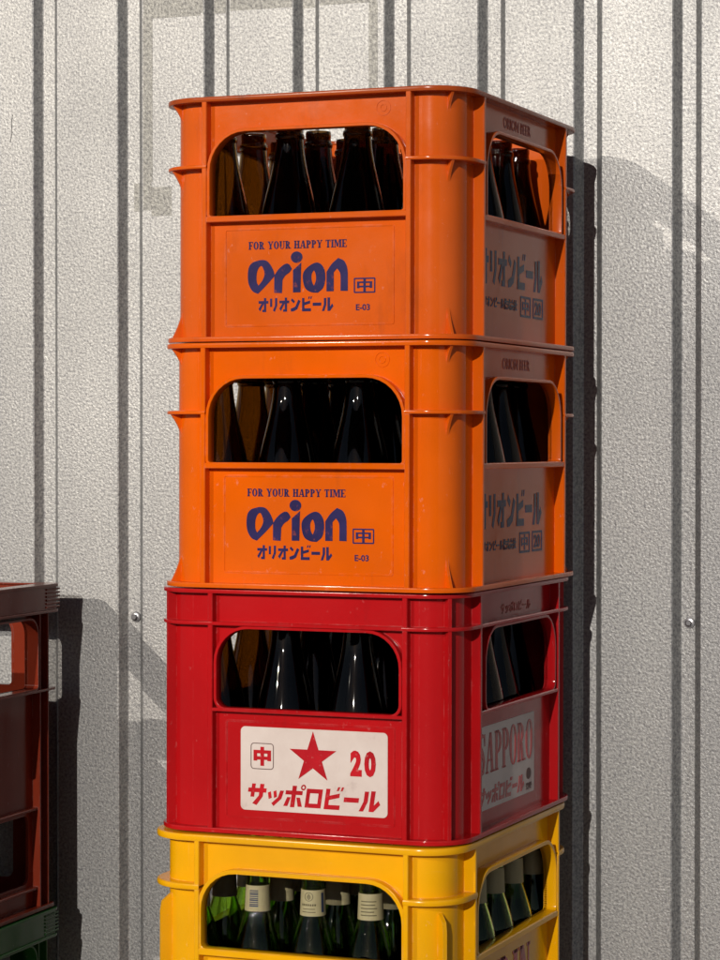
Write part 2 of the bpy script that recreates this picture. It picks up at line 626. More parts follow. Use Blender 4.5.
def rr_ring(x0, x1, z0, z1, r, w):
    return [loop_rr(x0, x1, z0, z1, r, 4), loop_rr(x0 + w, x1 - w, z0 + w, z1 - w, max(r - w, 0.0001), 4)]


# heavy block katakana, each stroke a polygon on a 0..1 grid
KANA = {
    'サ': (1.0, [[(0, .60), (1, .60), (1, .80), (0, .80)], [(.17, .38), (.37, .38), (.37, 1), (.17, 1)], [(.62, 1), (.84, 1), (.84, .42), (.56, 0), (.32, .08), (.62, .45)]]),
    'ッ': (.86, [[(0, .62), (.17, .68), (.28, .38), (.10, .32)], [(.34, .68), (.51, .74), (.60, .44), (.43, .38)], [(.76, .74), (1, .74), (.90, .36), (.46, 0), (.30, .13), (.67, .42)]]),
    'ポ': (1.0, [[(0, .58), (.92, .58), (.92, .77), (0, .77)], [(.34, 0), (.57, 0), (.57, 1), (.34, 1)], [(.12, .46), (.31, .46), (.19, .04), (-.03, .04)], [(.62, .46), (.81, .46), (.98, .04), (.76, .04)], ('ring', .93, .94, .135, .065)]),
    'ロ': (.92, [[(.03, .02), (.25, .02), (.25, .90), (.03, .90)], [(.75, .02), (.97, .02), (.97, .90), (.75, .90)], [(.2, .02), (.8, .02), (.8, .22), (.2, .22)], [(.2, .70), (.8, .70), (.8, .90), (.2, .90)]]),
    'ビ': (.96, [[(.05, .05), (.28, .05), (.28, .95), (.05, .95)], [(.2, .42), (.84, .56), (.84, .76), (.2, .62)], [(.05, 0), (.92, 0), (.92, .21), (.05, .21)], [(.64, .86), (.76, .88), (.82, 1.05), (.70, 1.05)], [(.86, .86), (.97, .88), (1.03, 1.05), (.91, 1.05)]]),
    'ー': (.80, [[(0, .38), (1, .38), (1, .60), (0, .60)]]),
    'ル': (1.0, [[(.16, .92), (.38, .92), (.38, .45), (.20, 0), (-.03, 0), (.16, .45)], [(.50, 0), (.73, 0), (.73, .95), (.50, .95)], [(.6, 0), (.74, 0), (1.06, .34), (.94, .52), (.70, .26)]]),
    'オ': (.96, [[(0, .60), (.98, .60), (.98, .79), (0, .79)], [(.54, 0), (.76, 0), (.76, 1), (.54, 1)], [(.38, 0), (.6, 0), (.6, .17), (.38, .17)], [(.34, .64), (.56, .64), (.15, .06), (0, .22)]]),
    'リ': (.84, [[(.06, .36), (.29, .36), (.29, .95), (.06, .95)], [(.62, .98), (.87, .98), (.87, .44), (.60, 0), (.38, .09), (.62, .46)]]),
    'ン': (.96, [[(.04, .78), (.15, .94), (.44, .74), (.33, .58)], [(.05, .0), (.02, .2), (.48, .34), (.78, .84), (1.0, .74), (.68, .16), (.34, .02)]]),
}


def kana_mesh(s, gap=0.10, shear=0.0):
    P = Part()
    x = 0.0
    k = 0
    for ch in s:
        w, polys = KANA[ch]
        for p in polys:
            if p[0] == 'ring':
                loops = [circle(x + p[1] * w, p[2], p[3]), circle(x + p[1] * w, p[2], p[4])]
            else:
                loops = [[(x + a * w, b) for a, b in p]]
            loops = [[(a + b * shear, b) for a, b in lp] for lp in loops]
            me = curve_mesh(loops, 0.0)
            for v in me.vertices:
                v.co.z = k
            P.add(me)
            k += 1
        x += w + gap
    me = bpy.data.meshes.new('kana')
    P.bm.to_mesh(me)
    P.bm.free()
    return me


def fit_kana(me, x0, x1, y0, y1):
    """like fit(), but every stroke keeps a height of its own so crossing strokes never share a plane"""
    xs = [v.co.x for v in me.vertices]
    ys = [v.co.y for v in me.vertices]
    ax, bx, ay, by = min(xs), max(xs), min(ys), max(ys)
    t = bmesh.new()
    t.from_mesh(me)
    for v in t.verts:
        v.co.x = x0 + (v.co.x - ax) * (x1 - x0) / (bx - ax)
        v.co.y = y0 + (v.co.y - ay) * (y1 - y0) / (by - ay)
    bmesh.ops.remove_doubles(t, verts=t.verts, dist=1e-5)
    ext = bmesh.ops.extrude_face_region(t, geom=list(t.faces))
    top = set(g for g in ext['geom'] if isinstance(g, bmesh.types.BMVert))
    for v in t.verts:
        kk = round(v.co.z)
        v.co.z = (0.00030 + (kk % 5) * 0.00006) if v in top else -0.0001
    bmesh.ops.recalc_face_normals(t, faces=t.faces)
    t.to_mesh(me)
    t.free()
    return me


def front_place(y):
    """letter plane (x, z) on a crate's front, facing -y"""
    return Matrix.Translation((0, y, 0)) @ XZ


def side_place(x):
    """letter plane (y, z) on a crate's right side, facing +x"""
    return Matrix.Translation((x, 0, 0)) @ YZ


# ------------------------------------------------------------------ crates
CW, CD, CH = 0.408, 0.501, 0.303


def arc(cx, cy, r, a0, a1, n=10):
    return [(cx + r * math.cos(math.radians(a0 + (a1 - a0) * k / n)), cy + r * math.sin(math.radians(a0 + (a1 - a0) * k / n))) for k in range(n + 1)]


def plan_rr(W, D, R, n=10):
    return loop_rr(-W / 2, W / 2, -D / 2, D / 2, R, n)


def crate_body(style):
    W = CW + style.get('dW', 0)
    D, H = CD + style.get('dD', 0), CH
    i, t = style['inset'], 0.004
    w, d = W / 2 - i, D / 2 - i
    rb = 0.042
    R = rb + i
    xr, yr = style['rib_x'], style['rib_y']
    fx0 = style.get('fx', 0.0)
    fy0, go = style.get('fy', 0.0), style.get('fo', 0.0)
    z0, z1 = 0.004, H - 0.004
    P = Part()
    ox, oz0, oz1, orad, brad = style['open_x'], H + style['open_z0'], H + style['open_z1'], style['open_r'], style['open_rb']
    oy = style['open_y']
    lw = style['lip']
    bev = style['bevel']
    for s in (-1, 1):
        # walls with their grip openings
        hole = loop_rr(fx0 - ox, fx0 + ox, oz0, oz1, (brad, brad, orad, orad))
        P.plate([[(-(w - rb), z0), (w - rb, z0), (w - rb, z1), (-(w - rb), z1)], hole], t / 2, Matrix.Translation((0, s * (d - t / 2), 0)) @ XZ)
        ring = loop_rr(fx0 - ox - lw, fx0 + ox + lw, oz0 - lw, oz1 + lw, (brad + lw, brad + lw, orad + lw, orad + lw))
        ya, yb = d - t - 0.001, D / 2 - 0.0025
        P.plate([ring, loop_rr(fx0 - ox, fx0 + ox, oz0, oz1, (brad, brad, orad, orad))], (yb - ya) / 2, Matrix.Translation((0, s * (ya + yb) / 2, 0)) @ XZ, 0.0009)
        hole = loop_rr(go - oy, go + oy, oz0, oz1, (brad, brad, orad, orad))
        P.plate([[(-(d - rb), z0), (d - rb, z0), (d - rb, z1), (-(d - rb), z1)], hole], t / 2, Matrix.Translation((s * (w - t / 2), 0, 0)) @ YZ)
        xa, xb = w - t - 0.001, W / 2 - 0.0025
        ring = loop_rr(go - oy - lw, go + oy + lw, oz0 - lw, oz1 + lw, (brad + lw, brad + lw, orad + lw, orad + lw))
        P.plate([ring, loop_rr(go - oy, go + oy, oz0, oz1, (brad, brad, orad, orad))], (xb - xa) / 2, Matrix.Translation((s * (xa + xb) / 2, 0, 0)) @ YZ, 0.0009)
        # sill ledge under the opening, running between the ribs
        sl = style['sill']
        ysl = d - 0.0005
        P.box(fx0 - xr + 0.001, fx0 + xr - 0.001, min(s * ysl, s * (D / 2 - 0.0015)), max(s * ysl, s * (D / 2 - 0.0015)), oz0 - sl, oz0 - 0.0006, 0.0009)
        P.box(min(s * (w - 0.0005), s * (W / 2 - 0.0015)), max(s * (w - 0.0005), s * (W / 2 - 0.0015)), fy0 - yr + 0.001, fy0 + yr - 0.001, oz0 - sl, oz0 - 0.0006, 0.0009)
        for q in (-1, 1):
            # vertical ribs
            hw = style['rib_w'] / 2
            ya, yb = sorted((s * (d - 0.001), s * (D / 2 - 0.001)))
            P.box(fx0 + q * xr - hw, fx0 + q * xr + hw, ya, yb, 0.0055, H - 0.0035, 0.0009)
            xa, xb = sorted((s * (w - 0.001), s * (W / 2 - 0.001)))
            P.box(xa, xb, fy0 + q * yr - hw, fy0 + q * yr + hw, 0.0055, H - 0.0035, 0.0009)
            # rounded corner column
            cx, cy = q * (w - rb), s * (d - rb)
            a0 = {(1, 1): 0, (-1, 1): 90, (-1, -1): 180, (1, -1): 270}[(q, s)]
            outer = arc(cx, cy, rb, a0, a0 + 90)
            inner = arc(cx, cy, rb - t, a0 + 90, a0)
            P.plate([outer + inner], (z1 - z0) / 2, Matrix.Translation((0, 0, (z0 + z1) / 2)))
            # ledge round the corner column
            lt, lz = style['ledge_t'], H + style['ledge_z']
            o2 = arc(cx, cy, rb + i, a0, a0 + 90)
            ends = {0: ((W / 2, fy0 + yr - hw), (fx0 + xr - hw, D / 2)), 90: ((fx0 - xr + hw, D / 2), (-W / 2, fy0 + yr - hw)), 180: ((-W / 2, fy0 - yr + hw), (fx0 - xr + hw, -D / 2)), 270: ((fx0 + xr - hw, -D / 2), (W / 2, fy0 - yr + hw))}[a0]
            e2 = {0: ((fx0 + xr - hw, d - 0.002), (w - 0.002, fy0 + yr - hw)), 90: ((-w + 0.002, fy0 + yr - hw), (fx0 - xr + hw, d - 0.002)), 180: ((fx0 - xr + hw, -d + 0.002), (-w + 0.002, fy0 - yr + hw)), 270: ((w - 0.002, fy0 - yr + hw), (fx0 + xr - hw, -d + 0.002))}[a0]
            P.plate([[ends[0]] + o2 + [ends[1], e2[0]] + arc(cx, cy, rb - 0.002, a0 + 90, a0) + [e2[1]]], lt / 2, Matrix.Translation((0, 0, lz - lt / 2)), bev)
            # gusset fins on the corner column
            an = math.radians(a0 + 45)
            fx = Matrix.Translation((cx, cy, 0)) @ Matrix.Rotation(an, 4, 'Z') @ XZ
            r0, r1 = rb - 0.001, rb + i - 0.0015
            if style['fins'] == 'gusset':
                def gus(za, zb, fl):
                    k = [(r0, za), (r1, za)]
                    for u in range(1, 8):
                        u /= 7
                        k.append((r1 + (r0 - r1) * (1 - (1 - u) ** 1.6), za + (zb - za) * u))
                    return k if fl else k
                for (za, zb) in ((H - 0.005, H - 0.031), (lz - lt + 0.0005, lz - lt - 0.030), (0.006, 0.047)):
                    P.plate([gus(za, zb, za < zb)], 0.0016, fx)
            elif style['fins'] == 'full':
                P.plate([[(r0, 0.006), (r1, 0.006), (r1, H - 0.004), (r0, H - 0.004)]], 0.0022, fx)
            else:
                zt = lz - lt - 0.012
                P.plate([[(r0, 0.006), (r1, 0.006), (r1, zt - 0.02), (r1 - 0.002, zt - 0.008), (r0 + 0.004, zt), (r0, zt + 0.002)]], 0.0026, fx)
    if style.get('full_ledge'):
        lt, lz = style['ledge_t'], H + style['ledge_z']
        for s in (-1, 1):
            ya, yb = sorted((s * (d - 0.0015), s * (D / 2 - 0.0002)))
            P.box(fx0 - xr, fx0 + xr, ya, yb, lz - lt + 0.0001, lz - 0.0001, 0.0009)
            xa, xb = sorted((s * (w - 0.0015), s * (W / 2 - 0.0002)))
            P.box(xa, xb, fy0 - yr, fy0 + yr, lz - lt + 0.0001, lz - 0.0001, 0.0009)
    # faint raised frame round the printed panel
    for (a, b2, q) in ((-0.112, 0.112, 'f'),):
        ringl = rr_ring(fx0 + a, fx0 + b2, 0.020, H + style['open_z0'] - 0.016, 0.003, 0.0016)
        P.plate(ringl, 0.0006, Matrix.Translation((0, -d - 0.0002, 0)) @ XZ)
    return P, W, D, H, R, w, d, rb


def add_rims(root, style, mname, P, W, D, H, R, w, d, rb):
    P.build('body', M[mname], root)
    bev = style['bevel']
    rt = style['rim_t']
    Q = Part()
    Q.plate([plan_rr(W, D, R), plan_rr(2 * (w - 0.0045), 2 * (d - 0.0045), rb - 0.0045)], rt / 2, Matrix.Translation((0, 0, H - rt / 2 - 0.0003)), bev)
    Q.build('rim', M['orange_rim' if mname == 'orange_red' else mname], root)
    Q = Part()
    e = style.get('foot_in', 0.0)
    Q.plate([plan_rr(W - e, D - e, R - e / 2), plan_rr(2 * (w - 0.0045), 2 * (d - 0.0045), rb - 0.0045)], 0.003, Matrix.Translation((0, 0, 0.0045)), 0.0009)
    Q.build('base_flange', M[mname], root)
    Q = Part()
    Q.plate([plan_rr(2 * (w - 0.0035), 2 * (d - 0.0035), rb - 0.0035)], 0.002, Matrix.Translation((0, 0, 0.010)))
    Q.build('base', M[mname], root)


ORANGE = dict(inset=0.015, rib_x=0.1345, rib_y=0.166, rib_w=0.0065, open_x=0.1275, open_y=0.150, open_z0=-0.147, open_z1=-0.0445, open_r=0.047, open_rb=0.003,
              lip=0.004, bevel=0.0012, sill=0.0075, ledge_t=0.0045, ledge_z=-0.0835, fins='gusset', rim_t=0.0062)
RED = dict(inset=0.013, rib_x=0.1285, rib_y=0.158, fy=0.0, fo=0.006, rib_w=0.0065, open_x=0.1205, open_y=0.140, open_z0=-0.1465, open_z1=-0.0490, open_r=0.042, open_rb=0.012,
           lip=0.004, bevel=0.0012, sill=0.005, ledge_t=0.0048, ledge_z=-0.0405, fins='full', rim_t=0.0055, full_ledge=True, dW=0.002, dD=-0.014, fx=0.007)
YELLOW = dict(inset=0.016, rib_x=0.138, rib_y=0.168, fy=0.006, fo=0.010, rib_w=0.0066, open_x=0.1325, open_y=0.158, open_z0=-0.141, open_z1=-0.0470, open_r=0.046, open_rb=0.006,
              lip=0.0055, bevel=0.0024, sill=0.0085, ledge_t=0.0078, ledge_z=-0.0620, fins='half', rim_t=0.0090, dW=0.006, dD=-0.012, fx=0.0065, foot_in=0.012)

STACK_YAW = -(math.radians(21.847) - YAW)
YW = 3.4273                                         # front of the wall's wide panels
# per crate: camera-fitted centre (x, y) plus a small centre shift, and which level it stands on
CENTRES = [(-1.0924 + 0.003, 3.1076), (-1.0911 + 0.003, 3.0997), (-1.0994 + 0.004, 3.1014), (-1.0995 + 0.0, 3.0920)]


def crate_root(k, level, lean=0.0022):
    return empty('beer_crate', (CENTRES[k][0], CENTRES[k][1], level), (0, lean, STACK_YAW))


def print_orion(root, body_d, side_x):
    dx = -0.003
    yf = -body_d - 0.00005
    fz = lambda z: CH + z
    L = Part()
    L.add(fit(serif_mesh('FOR YOUR HAPPY TIME', tw=0.225, hw=0.10, sp=0.08), -0.0770 + dx, 0.0531 + dx, fz(-0.1888), fz(-0.1790)), front_place(yf))
    L.build('slogan_print', M['navy'], root)
    L = Part()
    L.add(fit(logo_mesh(), -0.0780 + dx, 0.0548 + dx, fz(-0.2432), fz(-0.1923)), front_place(yf))
    L.build('brand_print', M['navy'], root)
    L = Part()
    L.add(fit_kana(kana_mesh('オリオンビール'), -0.0635 + dx, 0.0360 + dx, fz(-0.2655), fz(-0.2475)), front_place(yf))
    L.build('name_print', M['navy'], root)
    L = Part()
    L.add(fit(curve_mesh(rr_ring(0, 0.0280, 0, 0.0180, 0.0012, 0.0016), 0.0), 0.0626 + dx, 0.0906 + dx, fz(-0.2446), fz(-0.2262)), front_place(yf))
    L.add(fit(text_mesh('中', 0.030), 0.0668 + dx, 0.0864 + dx, fz(-0.2428), fz(-0.2280)), front_place(yf))
    L.build('size_mark', M['navy'], root)
    L = Part()
    L.add(fit(text_mesh('E-03', 0.022), 0.0654 + dx, 0.0836 + dx, fz(-0.2656), fz(-0.2580)), front_place(yf))
    L.build('code_print', M['navy'], root)
    # long side
    L = Part()
    L.add(fit_kana(kana_mesh('オリオンビール'), -0.1440, 0.1060, fz(-0.2290), fz(-0.1830)), side_place(side_x))
    L.add(fit(text_mesh('オリオンビール株式会社', 0.035), -0.1440, 0.0000, fz(-0.2575), fz(-0.2435)), side_place(side_x))
    for a in (0.0140, 0.0660):
        L.add(fit(curve_mesh(rr_ring(0, 0.042, 0, 0.027, 0.0012, 0.0030), 0.0), a, a + 0.042, fz(-0.2640), fz(-0.2370)), side_place(side_x))
    L.add(fit(text_mesh('中', 0.03), 0.0220, 0.0480, fz(-0.2605), fz(-0.2405)), side_place(side_x))
    L.add(fit(text_mesh('20', 0.03), 0.0740, 0.1000, fz(-0.2590), fz(-0.2420)), side_place(side_x))
    L.build('side_print', M['navyside'], root)
    L = Part()
    L.add(fit(text_mesh('ORION BEER', 0.02), -0.0560, 0.0540, fz(-0.0300), fz(-0.0160)), side_place(side_x))
    L.build('rim_print', M['darkred'], root)


def make_orion(k, level, mname, label):
    root = crate_root(k, level)
    P, W, D, H, R, w, d, rb = crate_body(ORANGE)
    # small moulded maker's mark on the upper front
    P.plate([circle(0.0975, H - 0.0225, 0.0095), circle(0.0975, H - 0.0225, 0.0085)], 0.0004, Matrix.Translation((0, -d - 0.0003, 0)) @ XZ)
    P.plate([circle(0.0975, H - 0.0225, 0.0045), circle(0.0975, H - 0.0225, 0.0035)], 0.0004, Matrix.Translation((0, -d - 0.0003, 0)) @ XZ)
    add_rims(root, ORANGE, mname, P, W, D, H, R, w, d, rb)
    print_orion(root, d, w)
    tag(root, label, 'crate', 'beer crates stacked against the metal wall')
    return root


o1 = make_orion(0, 3 * CH, 'orange_red', 'open topped orange plastic beer crate with navy lettering, topmost of the tall stack')
o2 = make_orion(1, 2 * CH, 'orange', 'orange plastic beer crate with navy lettering, resting directly on the red crate')

# red crate
red = crate_root(2, CH)
P, W, D, H, R, w, d, rb = crate_body(RED)
add_rims(red, RED, 'red', P, W, D, H, R, w, d, rb)
tag(red, 'glossy red plastic beer crate with a white red-star sticker, on the yellow crate', 'crate', 'beer crates stacked against the metal wall')
dx = -0.004
fz = lambda z: CH + z
q = Part()
q.plate([loop_rr(-0.0805 + dx, 0.1140 + dx, fz(-0.2725), fz(-0.1695), 0.006)], 0.0003, front_place(-d - 0.0004), 0.0001)
stk = q.build('sticker', M['sticker'], red)
yf = -d - 0.00075
L = Part()
cxs, czs, ro = 0.0163 + dx, fz(-0.2045), 0.0325
star = []
for kk in range(10):
    a = PI / 2 + kk * PI / 5
    rr_ = ro if kk % 2 == 0 else ro * 0.385
    star.append((cxs + rr_ * math.cos(a), czs + rr_ * math.sin(a)))
L.add(fit(curve_mesh([star], 0.0), min(p[0] for p in star), max(p[0] for p in star), min(p[1] for p in star), max(p[1] for p in star)), front_place(yf))
L.build('star', M['redink'], stk)
L = Part()
for ch, a in (('2', 0.0655), ('0', 0.0838)):
    L.add(fit(text_mesh(ch, 0.06), a + dx, a + 0.0150 + dx, fz(-0.2240), fz(-0.1925)), front_place(yf))
L.build('number', M['redink'], stk)
L = Part()
L.add(fit(curve_mesh(rr_ring(0, 0.03, 0, 0.03, 0.004, 0.0008), 0.0), -0.0668 + dx, -0.0360 + dx, fz(-0.2215), fz(-0.1892)), front_place(yf))
L.build('mark_frame', M['grime'], stk)
L = Part()
L.add(fit(text_mesh('中', 0.055), -0.0630 + dx, -0.0396 + dx, fz(-0.2172), fz(-0.1938)), front_place(yf))
L.build('size_mark', M['redink'], stk)
L = Part()
L.add(fit_kana(kana_mesh('サッポロビール', 0.10, 0.16), -0.0705 + dx, 0.1045 + dx, fz(-0.2660), fz(-0.2375)), front_place(yf))
L.build('name_lettering', M['redink'], stk)
L = Part()
L.plate([loop_rr(-0.150, 0.0860, fz(-0.2745), fz(-0.1705), 0.003)], 0.0003, side_place(w + 0.0003))
sst = L.build('side_sticker', M['sticker'], red)
L = Part()
L.add(fit(serif_mesh('SAPPORO', tw=0.20, hw=0.05, sp=0.06), -0.1340, 0.0800, fz(-0.2310), fz(-0.1785)), side_place(w + 0.0006))
L.build('serif_lettering', M['redink'], sst)
L = Part()
L.add(fit_kana(kana_mesh('サッポロビール', 0.10, 0.16), -0.1340, 0.0440, fz(-0.2690), fz(-0.2450)), side_place(w + 0.0006))
L.build('name_lettering', M['redink'], sst)
L = Part()
L.add(fit(curve_mesh([circle(0, 0, 1)], 0.0), 0.053, 0.072, fz(-0.2570), fz(-0.2420)), side_place(w + 0.0006))
L.add(fit(text_mesh('登録', 0.03), 0.051, 0.075, fz(-0.2700), fz(-0.2610)), side_place(w + 0.0006))
L.build('emblem', M['grime'], sst)
L = Part()
L.add(fit(text_mesh('サッポロビール', 0.03, 0.1), -0.050, 0.070, fz(-0.0355), fz(-0.0215)), side_place(w))
L.build('rim_print', M['darkred'], red)

# yellow crate and the two under it that carry the stack
yel = crate_root(3, 0.0 + 2 * CH)
P, W, D, H, R, w, d, rb = crate_body(YELLOW)
add_rims(yel, YELLOW, 'yellow', P, W, D, H, R, w, d, rb)
tag(yel, 'yellow plastic beer crate holding green bottles, under the red crate', 'crate', 'beer crates stacked against the metal wall')
L = Part()
L.add(fit(serif_mesh('KIRIN', tw=0.24, hw=0.06, sp=0.10), -0.110, 0.095, fz(-0.240), fz(-0.170)), side_place(w))
L.build('side_print', M['redink'], yel)
L = Part()
L.add(fit(serif_mesh('KIRIN', tw=0.24, hw=0.06, sp=0.10), -0.082, 0.088, fz(-0.245), fz(-0.175)), front_place(-d - 0.00005))
L.build('brand_print', M['redink'], yel)

for o, z in ((o1, 2 * CH), (o2, CH), (red, 0), (yel, -CH)):
    o.location.z = 0.909 + z


def copy_tree(o, parent=None):
    c = o.copy()
    COL.objects.link(c)
    if parent is not None:
        c.parent = parent
    for ch in list(o.children):
        copy_tree(ch, c)
    return c


for n, z in ((1, CH), (2, 0.0)):
    c = copy_tree(yel)
    c.location.z = z
    c.location.x += 0.003 * n
    c['label'] = ['', 'empty yellow crate just under the yellow crate of green bottles', 'empty yellow crate standing on the ground at the foot of the stack'][n]


# ------------------------------------------------------------------ bottles
def bottle(prof, gname, wall=0.0024):
    P = Part()
    inner = []
    for r, z in prof:
        inner.append((max(r - wall, 0.003), z))
    inner[0] = (inner[0][0], prof[0][1] + 0.004)
    full = [(0, prof[0][1] + 0.0015)] + [(prof[0][0] * 0.8, prof[0][1])] + prof + list(reversed(inner)) + [(0, prof[0][1] + 0.005)]
    P.lathe(full, 44)
    return P.build('glass', M[gname], None, 40)


def smooth_prof(pts, n=5):
    out = []
    for i in range(len(pts) - 1):
        p0 = pts[max(i - 1, 0)]
        p1, p2 = pts[i], pts[i + 1]
        p3 = pts[min(i + 2, len(pts) - 1)]
        for k in range(n):
            t = k / n
            out.append(tuple(0.5 * ((2 * p1[j]) + (-p0[j] + p2[j]) * t + (2 * p0[j] - 5 * p1[j] + 4 * p2[j] - p3[j]) * t * t + (-p0[j] + 3 * p1[j] - 3 * p2[j] + p3[j]) * t**3) for j in (0, 1)))
    out.append(pts[-1])
    return out


BH = 0.262
body_pts = [(0.0400, 0.004), (0.0410, 0.012), (0.0410, 0.060), (0.0410, 0.090), (0.0400, 0.110), (0.0375, 0.134), (0.0315, 0.164), (0.0245, 0.194), (0.0196, 0.218), (0.0174, 0.236)]
lip_pts = [(0.0170, 0.2405), (0.0180, 0.2415), (0.0184, 0.2440), (0.0178, 0.2470), (0.0164, 0.2480), (0.0159, 0.2535), (0.0162, 0.2545), (0.0164, 0.2590), (0.0158, 0.2615), (0.0140, BH)]
BROWN_PROF = smooth_prof(body_pts, 4)[:-1] + [body_pts[-1]] + lip_pts
GH = 0.266
gbody = [(0.0295, 0.004), (0.0305, 0.012), (0.0305, 0.070), (0.0305, 0.110), (0.0300, 0.130), (0.0270, 0.152), (0.0205, 0.176), (0.0156, 0.192), (0.0145, 0.206), (0.0138, 0.236)]
glip = [(0.0138, 0.2450), (0.0160, 0.2462), (0.0163, 0.2500), (0.0150, 0.2520), (0.0140, 0.2535), (0.0148, 0.2550), (0.0150, 0.2620), (0.0140, 0.2655), (0.0125, GH)]
GREEN_PROF = smooth_prof(gbody, 4)[:-1] + [gbody[-1]] + glip

brown = bottle(BROWN_PROF, 'brown_glass')
amber = bottle(BROWN_PROF, 'amber_glass')
green = bottle(GREEN_PROF, 'green_glass')


def label_patch(z0, z1, r0, r1, a0, a1, name, material, parent, n=24, lift=0.0):
    """a paper band following the neck"""
    bm = bmesh.new()
    prev = None
    for k in range(n + 1):
        a = a0 + (a1 - a0) * k / n
        c = [bm.verts.new(((r + lift) * math.cos(a), (r + lift) * math.sin(a), z)) for r, z in ((r0, z0), (r1, z1))]
        if prev:
            bm.faces.new((prev[0], c[0], c[1], prev[1]))
        prev = c
    r = bmesh.ops.solidify(bm, geom=list(bm.faces), thickness=0.00012)
    bmesh.ops.recalc_face_normals(bm, faces=bm.faces)
    P = Part()
    P.bm.free()
    P.bm = bm
    return P.build(name, material, parent)


ROWS = ['front row', 'second row', 'third row', 'fourth row', 'fifth row', 'back row']
ORD = ['first', 'second', 'third', 'fourth', 'fifth']
SKIP = set()


def fill_brown(k, level, crate_name, keep):
    c, s = math.cos(STACK_YAW), math.sin(STACK_YAW)
    for row in range(5):
        for cl in range(4):
            if keep is not None and (row, cl) not in keep:
                continue
            x = (0.005 if k == 2 else 0.0) + (cl - 1.5) * 0.0925 + rnd.uniform(-0.003, 0.003)
            y = (row - 2) * 0.0926 + rnd.uniform(-0.003, 0.003)
            if cl == 3 and row > 2:
                x = 0.139 - (0.007, 0.014)[row - 3]
            b2 = empty('beer_bottle', (CENTRES[k][0] + x * c - y * s, CENTRES[k][1] + x * s + y * c, level + 0.0125), (rnd.uniform(-0.012, 0.012), rnd.uniform(-0.012, 0.012), rnd.uniform(0, 6)))
            g = (amber if cl == 0 else brown).copy()
            COL.objects.link(g)
            g.parent = b2
            tag(b2, 'brown bottle in the %s, %s, %s from left' % (crate_name, ROWS[row] if row < 4 else 'back row', ORD[cl]), 'bottle', 'brown bottles in the %s' % crate_name)


def fill_green(k, level, keep):
    c, s = math.cos(STACK_YAW), math.sin(STACK_YAW)
    for row in range(6):
        for cl in range(5):
            if keep is not None and (row, cl) not in keep:
                continue
            x = 0.004 + (cl - 2) * 0.0780 + rnd.uniform(-0.0015, 0.0015)
            y = (row - 2.5) * 0.0770 + rnd.uniform(-0.0015, 0.0015)
            b2 = empty('beer_bottle', (CENTRES[k][0] + x * c - y * s, CENTRES[k][1] + x * s + y * c, level + 0.0125), (rnd.uniform(-0.006, 0.006), rnd.uniform(-0.006, 0.006), 0))
            g = green.copy()
            COL.objects.link(g)
            g.parent = b2
            lab = label_patch(0.1925, 0.2245, 0.0159, 0.0146, 0, 2 * PI, 'neck_label', M['cream'], b2, 40, 0.0003)
            what = 'with cream neck label'
            if row == 0 and cl in (1, 2, 3):
                fa = -PI / 2
                rad = lambda z: 0.0159 + (0.0146 - 0.0159) * (z - 0.1925) / 0.0320

                def strip(P, z0, z1, a0, a1):
                    o = label_patch(z0, z1, rad(z0), rad(z1), fa + a0, fa + a1, 'mark', M['cream'], None, 5, 0.0006)
                    P.bm.from_mesh(o.data)
                    bpy.data.objects.remove(o)
                if cl == 1:
                    what = 'with barcode on its cream neck label'
                    P = Part()
                    for q in range(9):
                        z0 = 0.1985 + q * 0.0024
                        strip(P, z0, z0 + (0.0013 if q % 3 else 0.0018), -0.30, 0.42)
                    P.build('barcode', M['blue_ink'], lab)
                    P = Part()
                    for q in range(5):
                        strip(P, 0.1970 + q * 0.0050, 0.1990 + q * 0.0050, -1.25, -0.95)
                    P.build('edge_print', M['label_ink'], lab)
                elif cl == 2:
                    # round crest with a small hop cone, a name line and two lines of small print
                    what = 'with round crest on its cream neck label'
                    P = Part()
                    for lp in ([circle(0, 0.0165, 0.0056), circle(0, 0.0165, 0.0048)], [smooth_loop([(0, 0.0123, 1), (0.0026, 0.016), (0, 0.0204, 1), (-0.0026, 0.016)], 4)]):
                        P.add(fit(curve_mesh(lp, 0.0), min(a for a, _ in lp[0]), max(a for a, _ in lp[0]), min(b_ for _, b_ in lp[0]), max(b_ for _, b_ in lp[0]), 0.0001))
                    for v in P.bm.verts:
                        a = fa + v.co.x / 0.0155
                        z = 0.1975 + v.co.y + 0.0025
                        r = rad(z) + 0.0006 + v.co.z
                        v.co = (r * math.cos(a), r * math.sin(a), z)
                    P.build('crest', M['label_ink'], lab)
                    P = Part()
                    for q in range(7):
                        strip(P, 0.2052, 0.2076, -0.62 + q * 0.18, -0.62 + q * 0.18 + 0.12)
                    P.build('name_line', M['label_ink'], lab)
                    P = Part()
                    strip(P, 0.2010, 0.2019, -0.50, 0.50)
                    strip(P, 0.1972, 0.1981, -0.58, 0.55)
                    P.build('small_print', M['label_ink'], lab)
                    P = Part()
                    strip(P, 0.197, 0.221, 1.05, 1.30)
                    P.build('side_stripe', M['blue_ink'], lab)
                else:
                    what = 'with print lines on its cream label'
                    P = Part()
                    for q, v_ in enumerate((0.8, 0.6, 0.85, 0.7, 0.8)):
                        z0 = 0.1980 + q * 0.0042
                        strip(P, z0, z0 + 0.0012, -0.5, v_)
                    P.build('small_print', M['label_ink'], lab)
                    P = Part()
                    strip(P, 0.195, 0.222, -1.5, -1.2)
                    P.build('side_stripe', M['label_ink'], lab)
            if row == 0 and cl in (1, 2, 3):
                tag(b2, 'green bottle %s, front row of the yellow crate' % what, 'bottle', 'green bottles in the yellow crate')
            else:
                tag(b2, 'green bottle with cream label, yellow crate, %s, %s from left' % (ROWS[row], ORD[cl]), 'bottle', 'green bottles in the yellow crate')


